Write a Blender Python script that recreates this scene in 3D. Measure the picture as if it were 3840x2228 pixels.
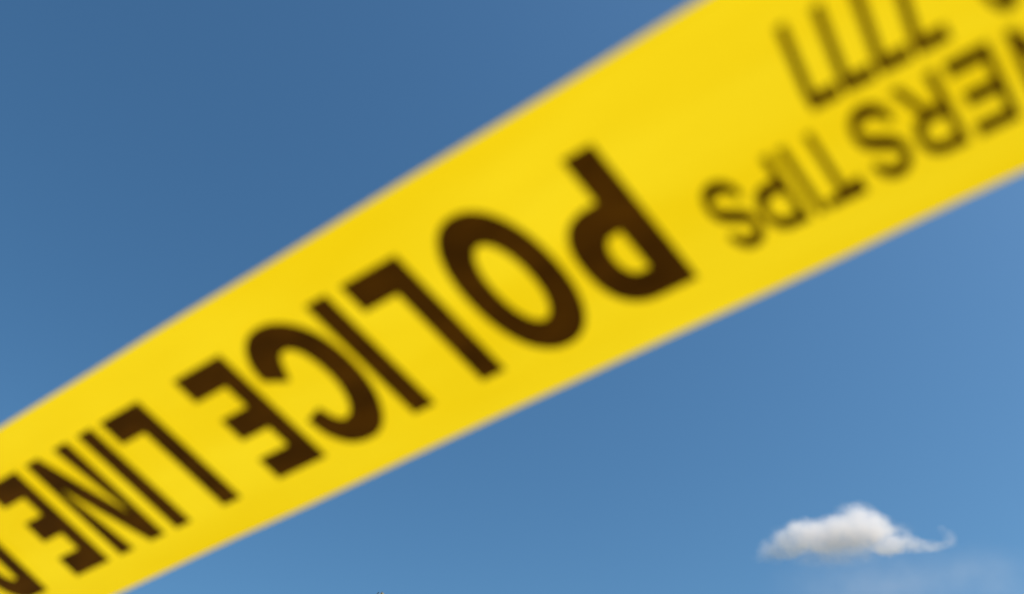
import bpy, bmesh, math, random
from mathutils import Vector, Matrix, noise
random.seed(4)
for o in list(bpy.data.objects): bpy.data.objects.remove(o)
SC = bpy.context.scene
COL = SC.collection

# ------------------------------------------------------------------ camera
PITCH = math.radians(42)
EYE = Vector((0, 0, 1.6))
cam = bpy.data.cameras.new("camera")
cam.sensor_width = 36.0
cam.lens = 31.56
cam.clip_start = 0.01
cam.clip_end = 40000
cam.dof.use_dof = True
cam.dof.focus_distance = 3.2
cam.dof.aperture_fstop = 6.9
co = bpy.data.objects.new("camera", cam)
COL.objects.link(co)
co.location = EYE
co.rotation_euler = (math.radians(90) + PITCH, 0, 0)
SC.camera = co
FWD = Vector((0, math.cos(PITCH), math.sin(PITCH)))
UPV = Vector((0, -math.sin(PITCH), math.cos(PITCH)))
RGT = Vector((1, 0, 0))

def heading(px, py):
    """direction of a far thing seen at this pixel of the 3840 x 2228 photograph"""
    d = FWD + RGT * ((px - 1920) / 3366.5) - UPV * ((py - 1114) / 3366.5)
    return d.normalized()

# ------------------------------------------------------------------ sky and sun
SUN_EL, SUN_AZ = math.radians(45), math.radians(111)
world = bpy.data.worlds.new("World")
SC.world = world
world.use_nodes = True
wn = world.node_tree.nodes; wl = world.node_tree.links
wn.clear()
sky = wn.new("ShaderNodeTexSky")
sky.sky_type = 'NISHITA'
sky.sun_disc = False
sky.sun_elevation = SUN_EL
sky.sun_rotation = SUN_AZ
sky.altitude = 100
sky.air_density = 1.0
sky.dust_density = 1.0
sky.ozone_density = 3.0
bg = wn.new("ShaderNodeBackground"); bg.inputs[1].default_value = 0.132
hs = wn.new("ShaderNodeHueSaturation"); hs.inputs['Saturation'].default_value = 1.19
out = wn.new("ShaderNodeOutputWorld")
wl.new(sky.outputs[0], hs.inputs['Color'])
wb = wn.new("ShaderNodeVectorMath"); wb.operation = 'MULTIPLY'; wb.inputs[1].default_value = (.97, 1.09, .99)
wl.new(hs.outputs[0], wb.inputs[0]); wl.new(wb.outputs[0], bg.inputs[0]); wl.new(bg.outputs[0], out.inputs[0])

sl = bpy.data.lights.new("sun", 'SUN')
sl.energy = 4.8
sl.angle = math.radians(0.5)
sl.color = (1.0, 0.945, 0.885)
so = bpy.data.objects.new("sun", sl); COL.objects.link(so)
sdir = Vector((math.sin(SUN_AZ) * math.cos(SUN_EL), math.cos(SUN_AZ) * math.cos(SUN_EL), math.sin(SUN_EL)))
so.rotation_euler = sdir.to_track_quat('Z', 'Y').to_euler()
so.location = (20, 0, 30)

SC.view_settings.view_transform = 'Standard'
SC.view_settings.look = 'None'
SC.view_settings.exposure = 0.1
SC.view_settings.gamma = 1.0
SC.render.engine = 'CYCLES'
SC.cycles.volume_bounces = 8
SC.cycles.volume_step_rate = 0.35
SC.cycles.volume_max_steps = 512
SC.cycles.use_denoising = True

# ------------------------------------------------------------------ helpers
def tag(o, label=None, cat=None, group=None, kind=None):
    if label: o["label"] = label
    if cat: o["category"] = cat
    if group: o["group"] = group
    if kind: o["kind"] = kind

def link_bm(name, bm, m, parent=None, loc=None, smooth=False):
    me = bpy.data.meshes.new(name)
    bm.to_mesh(me); bm.free()
    if m: me.materials.append(m)
    if smooth:
        for p in me.polygons: p.use_smooth = True
    o = bpy.data.objects.new(name, me); COL.objects.link(o)
    if parent: o.parent = parent
    if loc is not None: o.location = loc
    return o

def mat(name):
    m = bpy.data.materials.new(name); m.use_nodes = True
    return m, m.node_tree.nodes, m.node_tree.links, m.node_tree.nodes["Principled BSDF"]

# ------------------------------------------------------------------ materials
def film_material():
    m, n, l, p = mat("yellow_film")
    uv = n.new("ShaderNodeUVMap"); uv.uv_map = "tape"
    mp = n.new("ShaderNodeMapping"); mp.inputs['Scale'].default_value = (7, 38, 1)
    l.new(uv.outputs[0], mp.inputs[0])
    ns = n.new("ShaderNodeTexNoise"); ns.inputs['Scale'].default_value = 1.0; ns.inputs['Detail'].default_value = 4
    l.new(mp.outputs[0], ns.inputs['Vector'])
    cr = n.new("ShaderNodeValToRGB")
    cr.color_ramp.elements[0].position = .3; cr.color_ramp.elements[0].color = FILM_A
    cr.color_ramp.elements[1].position = .75; cr.color_ramp.elements[1].color = FILM_B
    l.new(ns.outputs[0], cr.inputs[0])
    l.new(cr.outputs[0], p.inputs['Base Color'])
    p.inputs['Roughness'].default_value = .32
    p.inputs['Specular IOR Level'].default_value = .4
    b = n.new("ShaderNodeBump"); b.inputs['Strength'].default_value = .45; b.inputs['Distance'].default_value = .002
    l.new(ns.outputs[0], b.inputs['Height']); l.new(b.outputs[0], p.inputs['Normal'])
    t = n.new("ShaderNodeBsdfTranslucent"); l.new(cr.outputs[0], t.inputs[0]); l.new(b.outputs[0], t.inputs['Normal'])
    mx = n.new("ShaderNodeMixShader"); mx.inputs[0].default_value = FILM_T
    l.new(p.outputs[0], mx.inputs[1]); l.new(t.outputs[0], mx.inputs[2])
    l.new(mx.outputs[0], n["Material Output"].inputs[0])
    return m

FILM_A = (0.91, 0.60, 0.002, 1)
FILM_B = (1.0, 0.71, 0.012, 1)
FILM_T = 0.6
M_FILM = film_material()

def ink_material():
    m, n, l, p = mat("brown_black_ink")
    uv = n.new("ShaderNodeUVMap"); uv.uv_map = "tape"
    mp = n.new("ShaderNodeMapping"); mp.inputs['Scale'].default_value = (40, 90, 1)
    l.new(uv.outputs[0], mp.inputs[0])
    ns = n.new("ShaderNodeTexNoise"); ns.inputs['Detail'].default_value = 3; ns.inputs['Scale'].default_value = 1
    l.new(mp.outputs[0], ns.inputs['Vector'])
    cr = n.new("ShaderNodeValToRGB")
    cr.color_ramp.elements[0].position = .3; cr.color_ramp.elements[0].color = (.066, .028, .003, 1)
    cr.color_ramp.elements[1].position = .8; cr.color_ramp.elements[1].color = (.15, .066, .007, 1)
    l.new(ns.outputs[0], cr.inputs[0]); l.new(cr.outputs[0], p.inputs['Base Color'])
    p.inputs['Roughness'].default_value = .45
    p.inputs['Specular IOR Level'].default_value = .1
    t = n.new("ShaderNodeBsdfTranslucent"); l.new(cr.outputs[0], t.inputs[0])
    mx = n.new("ShaderNodeMixShader"); mx.inputs[0].default_value = .4
    l.new(p.outputs[0], mx.inputs[1]); l.new(t.outputs[0], mx.inputs[2])
    l.new(mx.outputs[0], n["Material Output"].inputs[0])
    return m
M_INK = ink_material()

# ------------------------------------------------------------------ the tape: a 76 mm film hanging in a slightly twisted span
CC = [Vector((0.0, 0.16656, 1.754944)), Vector((0.789092, -0.614438, -0.011965)),
      Vector((-0.017322, -0.021529, -0.03675)), Vector((-0.016834, -0.014797, -0.026136))]
PH = (0.78261125, 0.96785163, 0.16584385, 0.00675458)
DOWN = Vector((0, 0.66913061, -0.74314483))
U0, U1 = -0.34, 0.24          # beyond these the span runs on straight

def span(u):
    """centre, along, across of the tape at u metres"""
    uc = min(max(u, U0), U1)
    P = CC[0] + CC[1] * uc + CC[2] * uc ** 2 + CC[3] * uc ** 3
    T = (CC[1] + CC[2] * 2 * uc + CC[3] * 3 * uc * uc).normalized()
    P = P + T * (u - uc)
    N = (DOWN - T * DOWN.dot(T)).normalized()
    B = T.cross(N)
    a = PH[0] + PH[1] * uc + PH[2] * uc ** 2 + PH[3] * uc ** 3
    return P, T, N, B, a

def on_tape(u, v, lift=0.0):
    P, T, N, B, a = span(u)
    Wd = N * math.cos(a) + B * math.sin(a)
    n = T.cross(Wd)
    return P + Wd * v - n * lift

HALF = 0.038
TAPE_ORIGIN = on_tape(0, 0)
tape = bpy.data.objects.new("barrier_tape", None); COL.objects.link(tape)
tape.location = TAPE_ORIGIN
tag(tape, "yellow plastic police barrier tape stretched diagonally across the sky, printed upside down", "barrier tape")

def add_uv(bm, uvs):
    lay = bm.loops.layers.uv.new("tape")
    for f in bm.faces:
        for lp in f.loops: lp[lay].uv = uvs[lp.vert.index]

bm = bmesh.new(); uvs = []
ua, ub, du, nv = -1.75, 0.40, 0.005, 16
nu = int((ub - ua) / du)
rows = []
for i in range(nu + 1):
    u = ua + (ub - ua) * i / nu
    r = []
    for j in range(nv + 1):
        v = -HALF + 2 * HALF * j / nv
        w = 0.0006 * noise.noise(Vector((u * 7, v * 50, 3.1))) + 0.00025 * noise.noise(Vector((u * 30, v * 90, 7.7)))
        r.append(bm.verts.new(on_tape(u, v + (.0006 * noise.noise(Vector((u * 14, math.copysign(3, v), 1.3))) if abs(v) > .03 else 0), min(-0.0001, -0.0009 + w)) - TAPE_ORIGIN)); uvs.append((u, v))
    rows.append(r)
bm.verts.index_update()
for i in range(nu):
    for j in range(nv):
        bm.faces.new((rows[i][j], rows[i + 1][j], rows[i + 1][j + 1], rows[i][j + 1]))
bm.verts.ensure_lookup_table()
add_uv(bm, uvs)
film = link_bm("film", bm, M_FILM, tape, smooth=True)

# ---- glyphs: x in mm along the reading direction, y in mm above the baseline, drawn for 44.4 mm capitals
H = 44.4
def ell(cx, cy, a, b, t0, t1, n, k=2.3):
    pts = []
    for i in range(n + 1):
        t = math.radians(t0 + (t1 - t0) * i / n)
        c, s = math.cos(t), math.sin(t)
        pts.append((cx + a * math.copysign(abs(c) ** (2 / k), c), cy + b * math.copysign(abs(s) ** (2 / k), s)))
    return pts
def spline(pts, corners=(), n=5):
    """closed Catmull-Rom through pts, sharp at the given indices"""
    res = []; L = len(pts)
    for i in range(L):
        p0, p1, p2, p3 = pts[i - 1], pts[i], pts[(i + 1) % L], pts[(i + 2) % L]
        if i in corners: p0 = p1
        if (i + 1) % L in corners: p3 = p2
        for k in range(n):
            t = k / n
            res.append(tuple(.5 * (2 * p1[q] + (p2[q] - p0[q]) * t + (2 * p0[q] - 5 * p1[q] + 4 * p2[q] - p3[q]) * t * t
                             + (3 * p1[q] - p0[q] - 3 * p2[q] + p3[q]) * t ** 3) for q in (0, 1)))
    return res
def g_P():
    o = [(0, 0), (5.6, 0), (5.6, 14)] + ell(9, 29.3, 10.7, 15.3, -90, 90, 20, 2.4)[0:] + [(0, 44.6)]
    i = [(5.4, 22.2)] + ell(8.6, 29.7, 5.4, 7.5, -90, 90, 16, 2.3) + [(5.4, 37.2)]
    return [o, i]
def g_O():
    return [ell(12.3, 22.2, 12.3, 23.7, 0, 352, 44, 2.15), ell(12.3, 22.2, 6.9, 15.0, 0, 350, 36, 2.15)]
def g_L(): return [[(0, 0), (17.6, 0), (17.6, 8.2), (5.5, 8.2), (5.5, 44.4), (0, 44.4)]]
def g_I(): return [[(0, 0), (5.4, 0), (5.4, 44.4), (0, 44.4)]]
def g_E():
    return [[(0, 0), (19.4, 0), (19.4, 7.9), (5.4, 7.9), (5.4, 18.7), (17.6, 18.7), (17.6, 26.4), (5.4, 26.4),
             (5.4, 36.7), (18.9, 36.7), (18.9, 44.4), (0, 44.4)]]
def g_C():
    raw = [(82.5, 7.8), (79.0, 6.0), (76.4, 11.4), (73.6, 14.4), (69.1, 14.4), (65.6, 10.2), (64.2, 1.0), (65.7, -7.5),
           (69.0, -13.3), (72.8, -15.4), (75.7, -14.9), (77.8, -12.6), (79.1, -8.7), (83.7, -10.2), (82.9, -15.8),
           (80.0, -20.9), (75.9, -23.3), (69.5, -23.3), (64.0, -19.2), (59.4, -10.9), (57.3, -0.5), (58.0, 10.3),
           (61.8, 18.2), (68.4, 22.6), (75.6, 22.6), (80.6, 19.4), (83.9, 14.0), (84.7, 9.0)]
    pts = [(a - 57.3, 21.7 - b) for a, b in raw]
    return [spline(pts, (1, 12, 13, 27))]
def g_N():
    return [[(0, 0), (4.6, 0), (4.6, 32.2), (17.0, 0), (22.0, 0), (22.0, 44.4), (17.6, 44.4), (17.6, 12.6), (5.2, 44.4), (0, 44.4)]]
def g_D():
    o = [(0, 0)] + ell(8, 22.2, 12.6, 22.2, -90, 90, 28, 2.2) + [(0, 44.4)]
    i = [(5.4, 7.8)] + ell(8, 22.2, 7.0, 14.4, -90, 90, 22, 2.2) + [(5.4, 36.6)]
    return [o, i]
def g_t(): return [[(7.4, 0), (12.2, 0), (12.4, 38.0), (19.4, 38.6), (19.4, 44.4), (0, 44.4), (0, 34.0), (7.2, 36.0)]]
def g_T(): return [[(6.9, 0), (12.5, 0), (12.5, 36.6), (19.4, 36.6), (19.4, 44.4), (0, 44.4), (0, 36.6), (6.9, 36.6)]]
def g_R():
    o = [(0, 0), (5.6, 0), (5.6, 17.2), (8.6, 17.2), (14.6, 0), (20.6, 0), (13.9, 18.8)] + \
        ell(9, 31.2, 10.7, 13.3, -52, 90, 16, 2.4) + [(0, 44.5)]
    i = [(5.4, 24.4)] + ell(8.6, 30.9, 5.4, 6.4, -90, 90, 16, 2.3) + [(5.4, 37.2)]
    return [o, i]
def g_S():
    pts = [(0.3, 13.2), (5.2, 14.6), (6.4, 10.2), (10.2, 7.6), (14.2, 9.0), (15.0, 12.2), (13.2, 15.8), (8.8, 18.8), (3.6, 22.8),
           (1.0, 29.0), (1.2, 36.4), (4.8, 42.8), (10.2, 45.0), (16.0, 43.0), (19.4, 36.4), (19.7, 32.6), (14.6, 31.6),
           (13.6, 35.4), (10.4, 37.4), (7.0, 36.2), (6.2, 33.0), (8.0, 29.8), (13.2, 26.2), (18.6, 21.6), (20.6, 14.0),
           (19.0, 5.6), (15.0, 0.8), (9.8, -0.6), (4.4, 1.8), (1.2, 6.8)]
    return [spline(pts, (0, 1, 15, 16))]
def g_7(): return [[(4.6, 0), (10.4, 0), (14.8, 36.2), (14.8, 44.4), (0, 44.4), (0, 36.8), (9.0, 36.8)]]
def g_0(): return [ell(9.2, 22.2, 9.2, 23.2, 0, 352, 36, 2.15), ell(9.2, 22.2, 4.2, 15.4, 0, 350, 30, 2.15)]
def g_h(): return [[(0, 15), (8, 15), (8, 22), (0, 22)]]
GL = dict(P=g_P, O=g_O, L=g_L, I=g_I, E=g_E, C=g_C, N=g_N, D=g_D, T=g_T, R=g_R, S=g_S)
GL['7'] = g_7; GL['t'] = g_t; GL['0'] = g_0; GL['-'] = g_h

def grow(loop, dx, dy, hole):
    """widen a glyph outline: dx mm on upright strokes, dy mm on level ones"""
    L = len(loop); ar = sum(loop[i][0] * loop[(i + 1) % L][1] - loop[(i + 1) % L][0] * loop[i][1] for i in range(L))
    sg = (1 if ar > 0 else -1) * (-1 if hole else 1)
    nrm = []
    for i in range(L):
        (x0, y0), (x1, y1) = loop[i], loop[(i + 1) % L]
        l = math.hypot(x1 - x0, y1 - y0) or 1
        nrm.append(((y1 - y0) / l * sg, -(x1 - x0) / l * sg))
    res = []
    for i in range(L):
        a, b = nrm[i - 1], nrm[i]
        k = 1 + a[0] * b[0] + a[1] * b[1]
        mx, my = ((a[0] + b[0]) / k, (a[1] + b[1]) / k) if k > .25 else b
        m = max(1, math.hypot(mx, my) / 1.6)
        res.append((loop[i][0] + mx / m * dx, loop[i][1] + my / m * dy))
    return res

def printed(name, label, items, base_v, scale, dx=1.4, dy=1.0):
    """items: (glyph, x of its left edge in mm, width stretch); laid 0.6 mm proud of the film on its printed side"""
    cu = bpy.data.curves.new("tmp", 'CURVE'); cu.dimensions = '2D'; cu.fill_mode = 'BOTH'
    for ch, x0, sx in items:
        for li, loop in enumerate(GL[ch]()):
            loop = grow(loop, dx, dy, li > 0)
            s = cu.splines.new('POLY'); s.points.add(len(loop) - 1); s.use_cyclic_u = True
            for pnt, (a, b) in zip(s.points, loop):
                pnt.co = (x0 + a * sx * scale, b * scale, 0, 1)
    to = bpy.data.objects.new("tmp", cu); COL.objects.link(to)
    dg = bpy.context.evaluated_depsgraph_get(); dg.update()
    me = bpy.data.meshes.new_from_object(to.evaluated_get(dg))
    bpy.data.objects.remove(to); bpy.data.curves.remove(cu)
    bm = bmesh.new(); bm.from_mesh(me); bpy.data.meshes.remove(me)
    bmesh.ops.remove_doubles(bm, verts=bm.verts, dist=1e-4)
    bmesh.ops.triangulate(bm, faces=bm.faces)
    for _ in range(4):
        es = [e for e in bm.edges if e.calc_length() > 4.5]
        if not es: break
        bmesh.ops.subdivide_edges(bm, edges=es, cuts=1)
        bmesh.ops.triangulate(bm, faces=bm.faces)
    bm.verts.index_update(); uvs = []
    for v in bm.verts:
        u, w = -v.co.x / 1000, base_v / 1000 + v.co.y / 1000
        uvs.append((u, w))
    for v, (u, w) in zip(bm.verts, uvs): v.co = on_tape(u, w, 0.0) - TAPE_ORIGIN
    add_uv(bm, uvs)
    o = link_bm(name, bm, M_INK, tape)
    if label: o["label"] = label
    return o

printed("printed_word", "word POLICE in tall heavy brown-black capitals",
        [('P', -38.4, 1), ('O', -12.2, 1), ('L', 21.5, 1), ('I', 47.2, 1), ('C', 57.3, 1), ('E', 91.7, 1)], -21.75, 1)
printed("printed_word", "word LINE in tall heavy brown-black capitals",
        [('L', 132.1, .99), ('I', 157.6, .92), ('N', 172.0, 1), ('E', 203.8, .92)], -21.75, 1, 1.8, 1.1)
printed("printed_word", None, [('D', 243.4, 1), ('O', 270.5, 1)], -21.75, 1, 1.7, 1.1)
printed("printed_word", None, [('N', 317, 1), ('O', 344.5, 1), ('T', 372, 1)], -21.75, 1)
printed("printed_word", None, [('C', 413, 1), ('R', 446, 1), ('O', 471.5, 1), ('S', 501, 1), ('S', 526, 1)], -21.75, 1)
SS = 0.48
printed("printed_word", "word ending in ERS in small narrow capitals",
        [('N', -129.2, 1), ('E', -116.3, 1), ('R', -105.9, 1), ('S', -95.6, 1)], 1.2, SS, -.75, .4)
printed("printed_word", "word TIPS in small narrow capitals",
        [('t', -83.8, 1.05), ('I', -73.9, 1), ('P', -70.2, 1), ('S', -60.8, 1)], 1.2, SS, -.75, .4)
printed("printed_number", "small telephone number ending in 7777",
        [('0', -125.4, .9), ('-', -115.6, 1), ('7', -111.2, 1.04), ('7', -103.9, 1.04), ('7', -96.6, 1.04), ('7', -89.3, 1.04)], -24.8, SS, -.75, .4)

# ------------------------------------------------------------------ clouds: volumes of drifting vapour about three kilometres off
def cloud(name, label, blobs, dist, density, noise_amp, noise_scale, soft, px_scale=1.0, inflate=1.3, aniso=.1):
    """blobs: (photo x, photo y, half width, half height, weight) sizes in photo pixels turned into metres at this distance"""
    cxp = sum(b[0] for b in blobs) / len(blobs); cyp = sum(b[1] for b in blobs) / len(blobs)
    d0 = heading(cxp, cyp); c0 = EYE + d0 * dist
    k = dist / 3366.5 * d0.dot(FWD)
    X = RGT; Y = Vector((0, math.cos(math.radians(0)), 0)); Z = Vector((0, 0, 1))
    bm = bmesh.new(); data = []
    for i, (px, py, rx, ry, w) in enumerate(blobs):
        off = X * ((px - cxp) * k) - Z * ((py - cyp) * k)
        off += Y * (random.uniform(-.15, .15) * rx * k)
        ry_d = max(ry * .9, rx * .55) * k
        r = Vector((rx * k, ry_d, ry * k))
        data.append((off, r, w))
        res = bmesh.ops.create_icosphere(bm, subdivisions=3, radius=1)
        for v in res['verts']:
            v.co = Vector((v.co.x * r.x, v.co.y * r.y, v.co.z * r.z)) * inflate + off
    m = bpy.data.materials.new(name + "_vapour"); m.use_nodes = True
    n, l = m.node_tree.nodes, m.node_tree.links; n.clear()
    tc = n.new("ShaderNodeTexCoord")
    P = tc.outputs['Object']
    def nz(scale, det, amp, rough=.6, seed=0):
        mp = n.new("ShaderNodeMapping"); mp.inputs['Location'].default_value = (seed, seed, seed)
        l.new(P, mp.inputs[0])
        t = n.new("ShaderNodeTexNoise"); t.inputs['Scale'].default_value = scale; t.inputs['Detail'].default_value = det
        t.inputs['Roughness'].default_value = rough
        l.new(mp.outputs[0], t.inputs['Vector'])
        s = n.new("ShaderNodeVectorMath"); s.operation = 'SUBTRACT'; l.new(t.outputs['Color'], s.inputs[0]); s.inputs[1].default_value = (.5, .5, .5)
        s2 = n.new("ShaderNodeVectorMath"); s2.operation = 'SCALE'; l.new(s.outputs[0], s2.inputs[0]); s2.inputs['Scale'].default_value = amp
        return s2.outputs[0]
    warp = nz(noise_scale, 8, noise_amp, .62, 11)
    add = n.new("ShaderNodeVectorMath"); add.operation = 'ADD'; l.new(P, add.inputs[0]); l.new(warp, add.inputs[1])
    acc = None
    for off, r, w in data:
        a = n.new("ShaderNodeVectorMath"); a.operation = 'SUBTRACT'; l.new(add.outputs[0], a.inputs[0]); a.inputs[1].default_value = off
        b = n.new("ShaderNodeVectorMath"); b.operation = 'DIVIDE'; l.new(a.outputs[0], b.inputs[0]); b.inputs[1].default_value = r
        c = n.new("ShaderNodeVectorMath"); c.operation = 'LENGTH'; l.new(b.outputs[0], c.inputs[0])
        e = n.new("ShaderNodeMapRange"); e.interpolation_type = 'SMOOTHSTEP'
        e.inputs['From Min'].default_value = 1.0; e.inputs['From Max'].default_value = 1.0 - soft
        e.inputs['To Min'].default_value = 0; e.inputs['To Max'].default_value = w
        l.new(c.outputs['Value'], e.inputs['Value'])
        if acc is None: acc = e.outputs[0]
        else:
            x = n.new("ShaderNodeMath"); x.operation = 'MAXIMUM'; l.new(acc, x.inputs[0]); l.new(e.outputs[0], x.inputs[1]); acc = x.outputs[0]
    t = n.new("ShaderNodeTexNoise"); t.inputs['Scale'].default_value = noise_scale * 1.7; t.inputs['Detail'].default_value = 6
    l.new(P, t.inputs['Vector'])
    tr = n.new("ShaderNodeMapRange"); tr.inputs['From Min'].default_value = .3; tr.inputs['From Max'].default_value = .65
    tr.inputs['To Min'].default_value = .35; tr.inputs['To Max'].default_value = 1.19
    l.new(t.outputs[0], tr.inputs['Value'])
    mu = n.new("ShaderNodeMath"); mu.operation = 'MULTIPLY'; l.new(acc, mu.inputs[0]); l.new(tr.outputs[0], mu.inputs[1])
    mu2 = n.new("ShaderNodeMath"); mu2.operation = 'MULTIPLY'; l.new(mu.outputs[0], mu2.inputs[0]); mu2.inputs[1].default_value = density
    pv = n.new("ShaderNodeVolumePrincipled")
    pv.inputs['Color'].default_value = (.995, .955, .94, 1); pv.inputs['Anisotropy'].default_value = aniso
    l.new(mu2.outputs[0], pv.inputs['Density'])
    o = n.new("ShaderNodeOutputMaterial"); l.new(pv.outputs[0], o.inputs['Volume'])
    ob = link_bm(name, bm, m, None, c0)
    rm = ob.modifiers.new("shell", 'REMESH'); rm.mode = 'VOXEL'; rm.voxel_size = 12 * k
    tag(ob, label, "cloud")
    return ob

def zc(x, y): return (2600 + x / 2.0323, 1700 + y / 2.0323)
def bl(x, y, rx, ry, w): a, b = zc(x, y); return (a, b, rx * 1.06 / 2.0323, ry * 1.06 / 2.0323, w)
cloud("cloud", "small white cumulus cloud with a thin tail curling up on its right", [
    bl(1285, 560, 215, 200, 1), bl(1130, 600, 230, 150, 1), bl(1410, 590, 150, 170, 1), bl(910, 620, 230, 135, 1),
    bl(760, 680, 220, 110, .95), bl(690, 740, 220, 75, .6), bl(570, 740, 110, 110, .25), bl(560, 790, 150, 55, .2),
    bl(1500, 690, 220, 85, .95), bl(1640, 690, 110, 90, .7), bl(1760, 712, 200, 48, .3), bl(1880, 700, 130, 48, .28),
    bl(1955, 650, 55, 75, .25), bl(1925, 585, 38, 60, .14), bl(1120, 660, 560, 85, .9), bl(1000, 640, 300, 110, .9),
    bl(1060, 740, 420, 75, .22)],
    3000, 0.026, 56, 0.017, .62, aniso=.05)
cloud("cloud", "faint thin veil of cloud spreading under the white cloud at the bottom right corner", [
    bl(1500, 980, 1050, 260, 1), bl(2200, 880, 800, 230, .8), bl(820, 990, 90, 60, .9), bl(2300, 1080, 500, 100, 1)],
    3600, 0.0009, 120, 0.006, 1.0)

# ------------------------------------------------------------------ ground
def ground():
    m, n, l, p = mat("dry_grass_ground")
    tc = n.new("ShaderNodeTexCoord")
    ns = n.new("ShaderNodeTexNoise"); ns.inputs['Scale'].default_value = .4; ns.inputs['Detail'].default_value = 8
    l.new(tc.outputs['Object'], ns.inputs['Vector'])
    cr = n.new("ShaderNodeValToRGB")
    cr.color_ramp.elements[0].position = .35; cr.color_ramp.elements[0].color = (.09, .10, .04, 1)
    cr.color_ramp.elements[1].position = .7; cr.color_ramp.elements[1].color = (.26, .22, .13, 1)
    l.new(ns.outputs[0], cr.inputs[0]); l.new(cr.outputs[0], p.inputs['Base Color'])
    p.inputs['Roughness'].default_value = .95
    bm = bmesh.new(); bmesh.ops.create_circle(bm, cap_ends=True, radius=9000, segments=96)
    o = link_bm("ground", bm, m); tag(o, kind="structure")
ground()

# ------------------------------------------------------------------ tree whose tip just reaches the bottom edge of the view
def far_tree(px, py, dist):
    d = heading(px, py); hd = math.hypot(d.x, d.y)
    top = EYE + d * (dist / hd)
    Ht = top.z
    root = bpy.data.objects.new("tree", None); COL.objects.link(root); root.location = (top.x, top.y, 0)
    tag(root, "distant tree whose topmost leaves just show at the bottom edge of the sky", "tree")
    mb, n, l, p = mat("bark")
    ns = n.new("ShaderNodeTexNoise"); ns.inputs['Scale'].default_value = 9
    cr = n.new("ShaderNodeValToRGB"); cr.color_ramp.elements[0].color = (.06, .045, .03, 1); cr.color_ramp.elements[1].color = (.16, .12, .08, 1)
    l.new(ns.outputs[0], cr.inputs[0]); l.new(cr.outputs[0], p.inputs['Base Color']); p.inputs['Roughness'].default_value = .9
    ml, n, l, p = mat("leaves")
    oi = n.new("ShaderNodeTexNoise"); oi.inputs['Scale'].default_value = 1.3
    tc = n.new("ShaderNodeTexCoord"); l.new(tc.outputs['Object'], oi.inputs['Vector'])
    cr = n.new("ShaderNodeValToRGB"); cr.color_ramp.elements[0].position = .4; cr.color_ramp.elements[0].color = (.05, .09, .025, 1)
    cr.color_ramp.elements[1].position = .6; cr.color_ramp.elements[1].color = (.28, .19, .07, 1)
    l.new(oi.outputs[0], cr.inputs[0]); l.new(cr.outputs[0], p.inputs['Base Color']); p.inputs['Roughness'].default_value = .6
    bm = bmesh.new()
    def limb(a, b, ra, rb, seg=8):
        ax = (b - a).normalized(); s = ax.orthogonal().normalized(); t = ax.cross(s)
        A = [bm.verts.new(a + (s * math.cos(q) + t * math.sin(q)) * ra) for q in [2 * math.pi * i / seg for i in range(seg)]]
        B = [bm.verts.new(b + (s * math.cos(q) + t * math.sin(q)) * rb) for q in [2 * math.pi * i / seg for i in range(seg)]]
        for i in range(seg): bm.faces.new((A[i], A[(i + 1) % seg], B[(i + 1) % seg], B[i]))
    pts = [Vector((0, 0, 0)), Vector((.1, 0, Ht * .25)), Vector((-.1, .1, Ht * .5)), Vector((.05, 0, Ht * .75)), Vector((0, 0, Ht - .25))]
    rad = [.34, .26, .18, .1, .015]
    for i in range(4): limb(pts[i], pts[i + 1], rad[i], rad[i + 1])
    tips = [Vector((0, 0, Ht - .3))]
    for k in range(46):
        z = Ht * random.uniform(.3, .95); a = random.uniform(0, 6.28)
        ln = (1 - (z / Ht)) * 5.2 + .25; e = Vector((math.cos(a) * ln, math.sin(a) * ln, ln * .55 + z))
        if e.z > Ht - .6: continue
        limb(Vector((0, 0, z)), e, .02 + .05 * (1 - z / Ht) * 1.4, .012, 5)
        for q in (.45, .7, 1): tips.append(Vector((0, 0, z)).lerp(e, q))
    link_bm("trunk", bm, mb, root)
    bm = bmesh.new()
    for tp in tips:
        R = .9 if tp.z < Ht - 2.2 else .45
        if tp.z > Ht - .5: R = .16
        for _ in range(int(150 * R)):
            c = tp + Vector((random.gauss(0, R * .5), random.gauss(0, R * .5), random.gauss(0, R * .4)))
            if c.z > Ht - .07: continue
            s = random.uniform(.05, .1)
            a = Vector((random.gauss(0, 1), random.gauss(0, 1), random.gauss(0, 1))).normalized(); b = a.orthogonal().normalized()
            bm.faces.new([bm.verts.new(c + a * s), bm.verts.new(c + b * s * .5), bm.verts.new(c - a * s), bm.verts.new(c - b * s * .5)])
    # the leading shoot
    for _ in range(14):
        c = Vector((random.uniform(-.12, .18), random.uniform(-.1, .1), Ht - random.uniform(.02, .2)))
        s = .09; a = Vector((random.gauss(0, .5), random.gauss(0, .5), 1)).normalized(); b = a.orthogonal().normalized()
        bm.faces.new([bm.verts.new(c + a * s), bm.verts.new(c + b * s * .6), bm.verts.new(c - a * s), bm.verts.new(c - b * s * .6)])
    link_bm("crown", bm, ml, root)
far_tree(1425, 2224, 32)
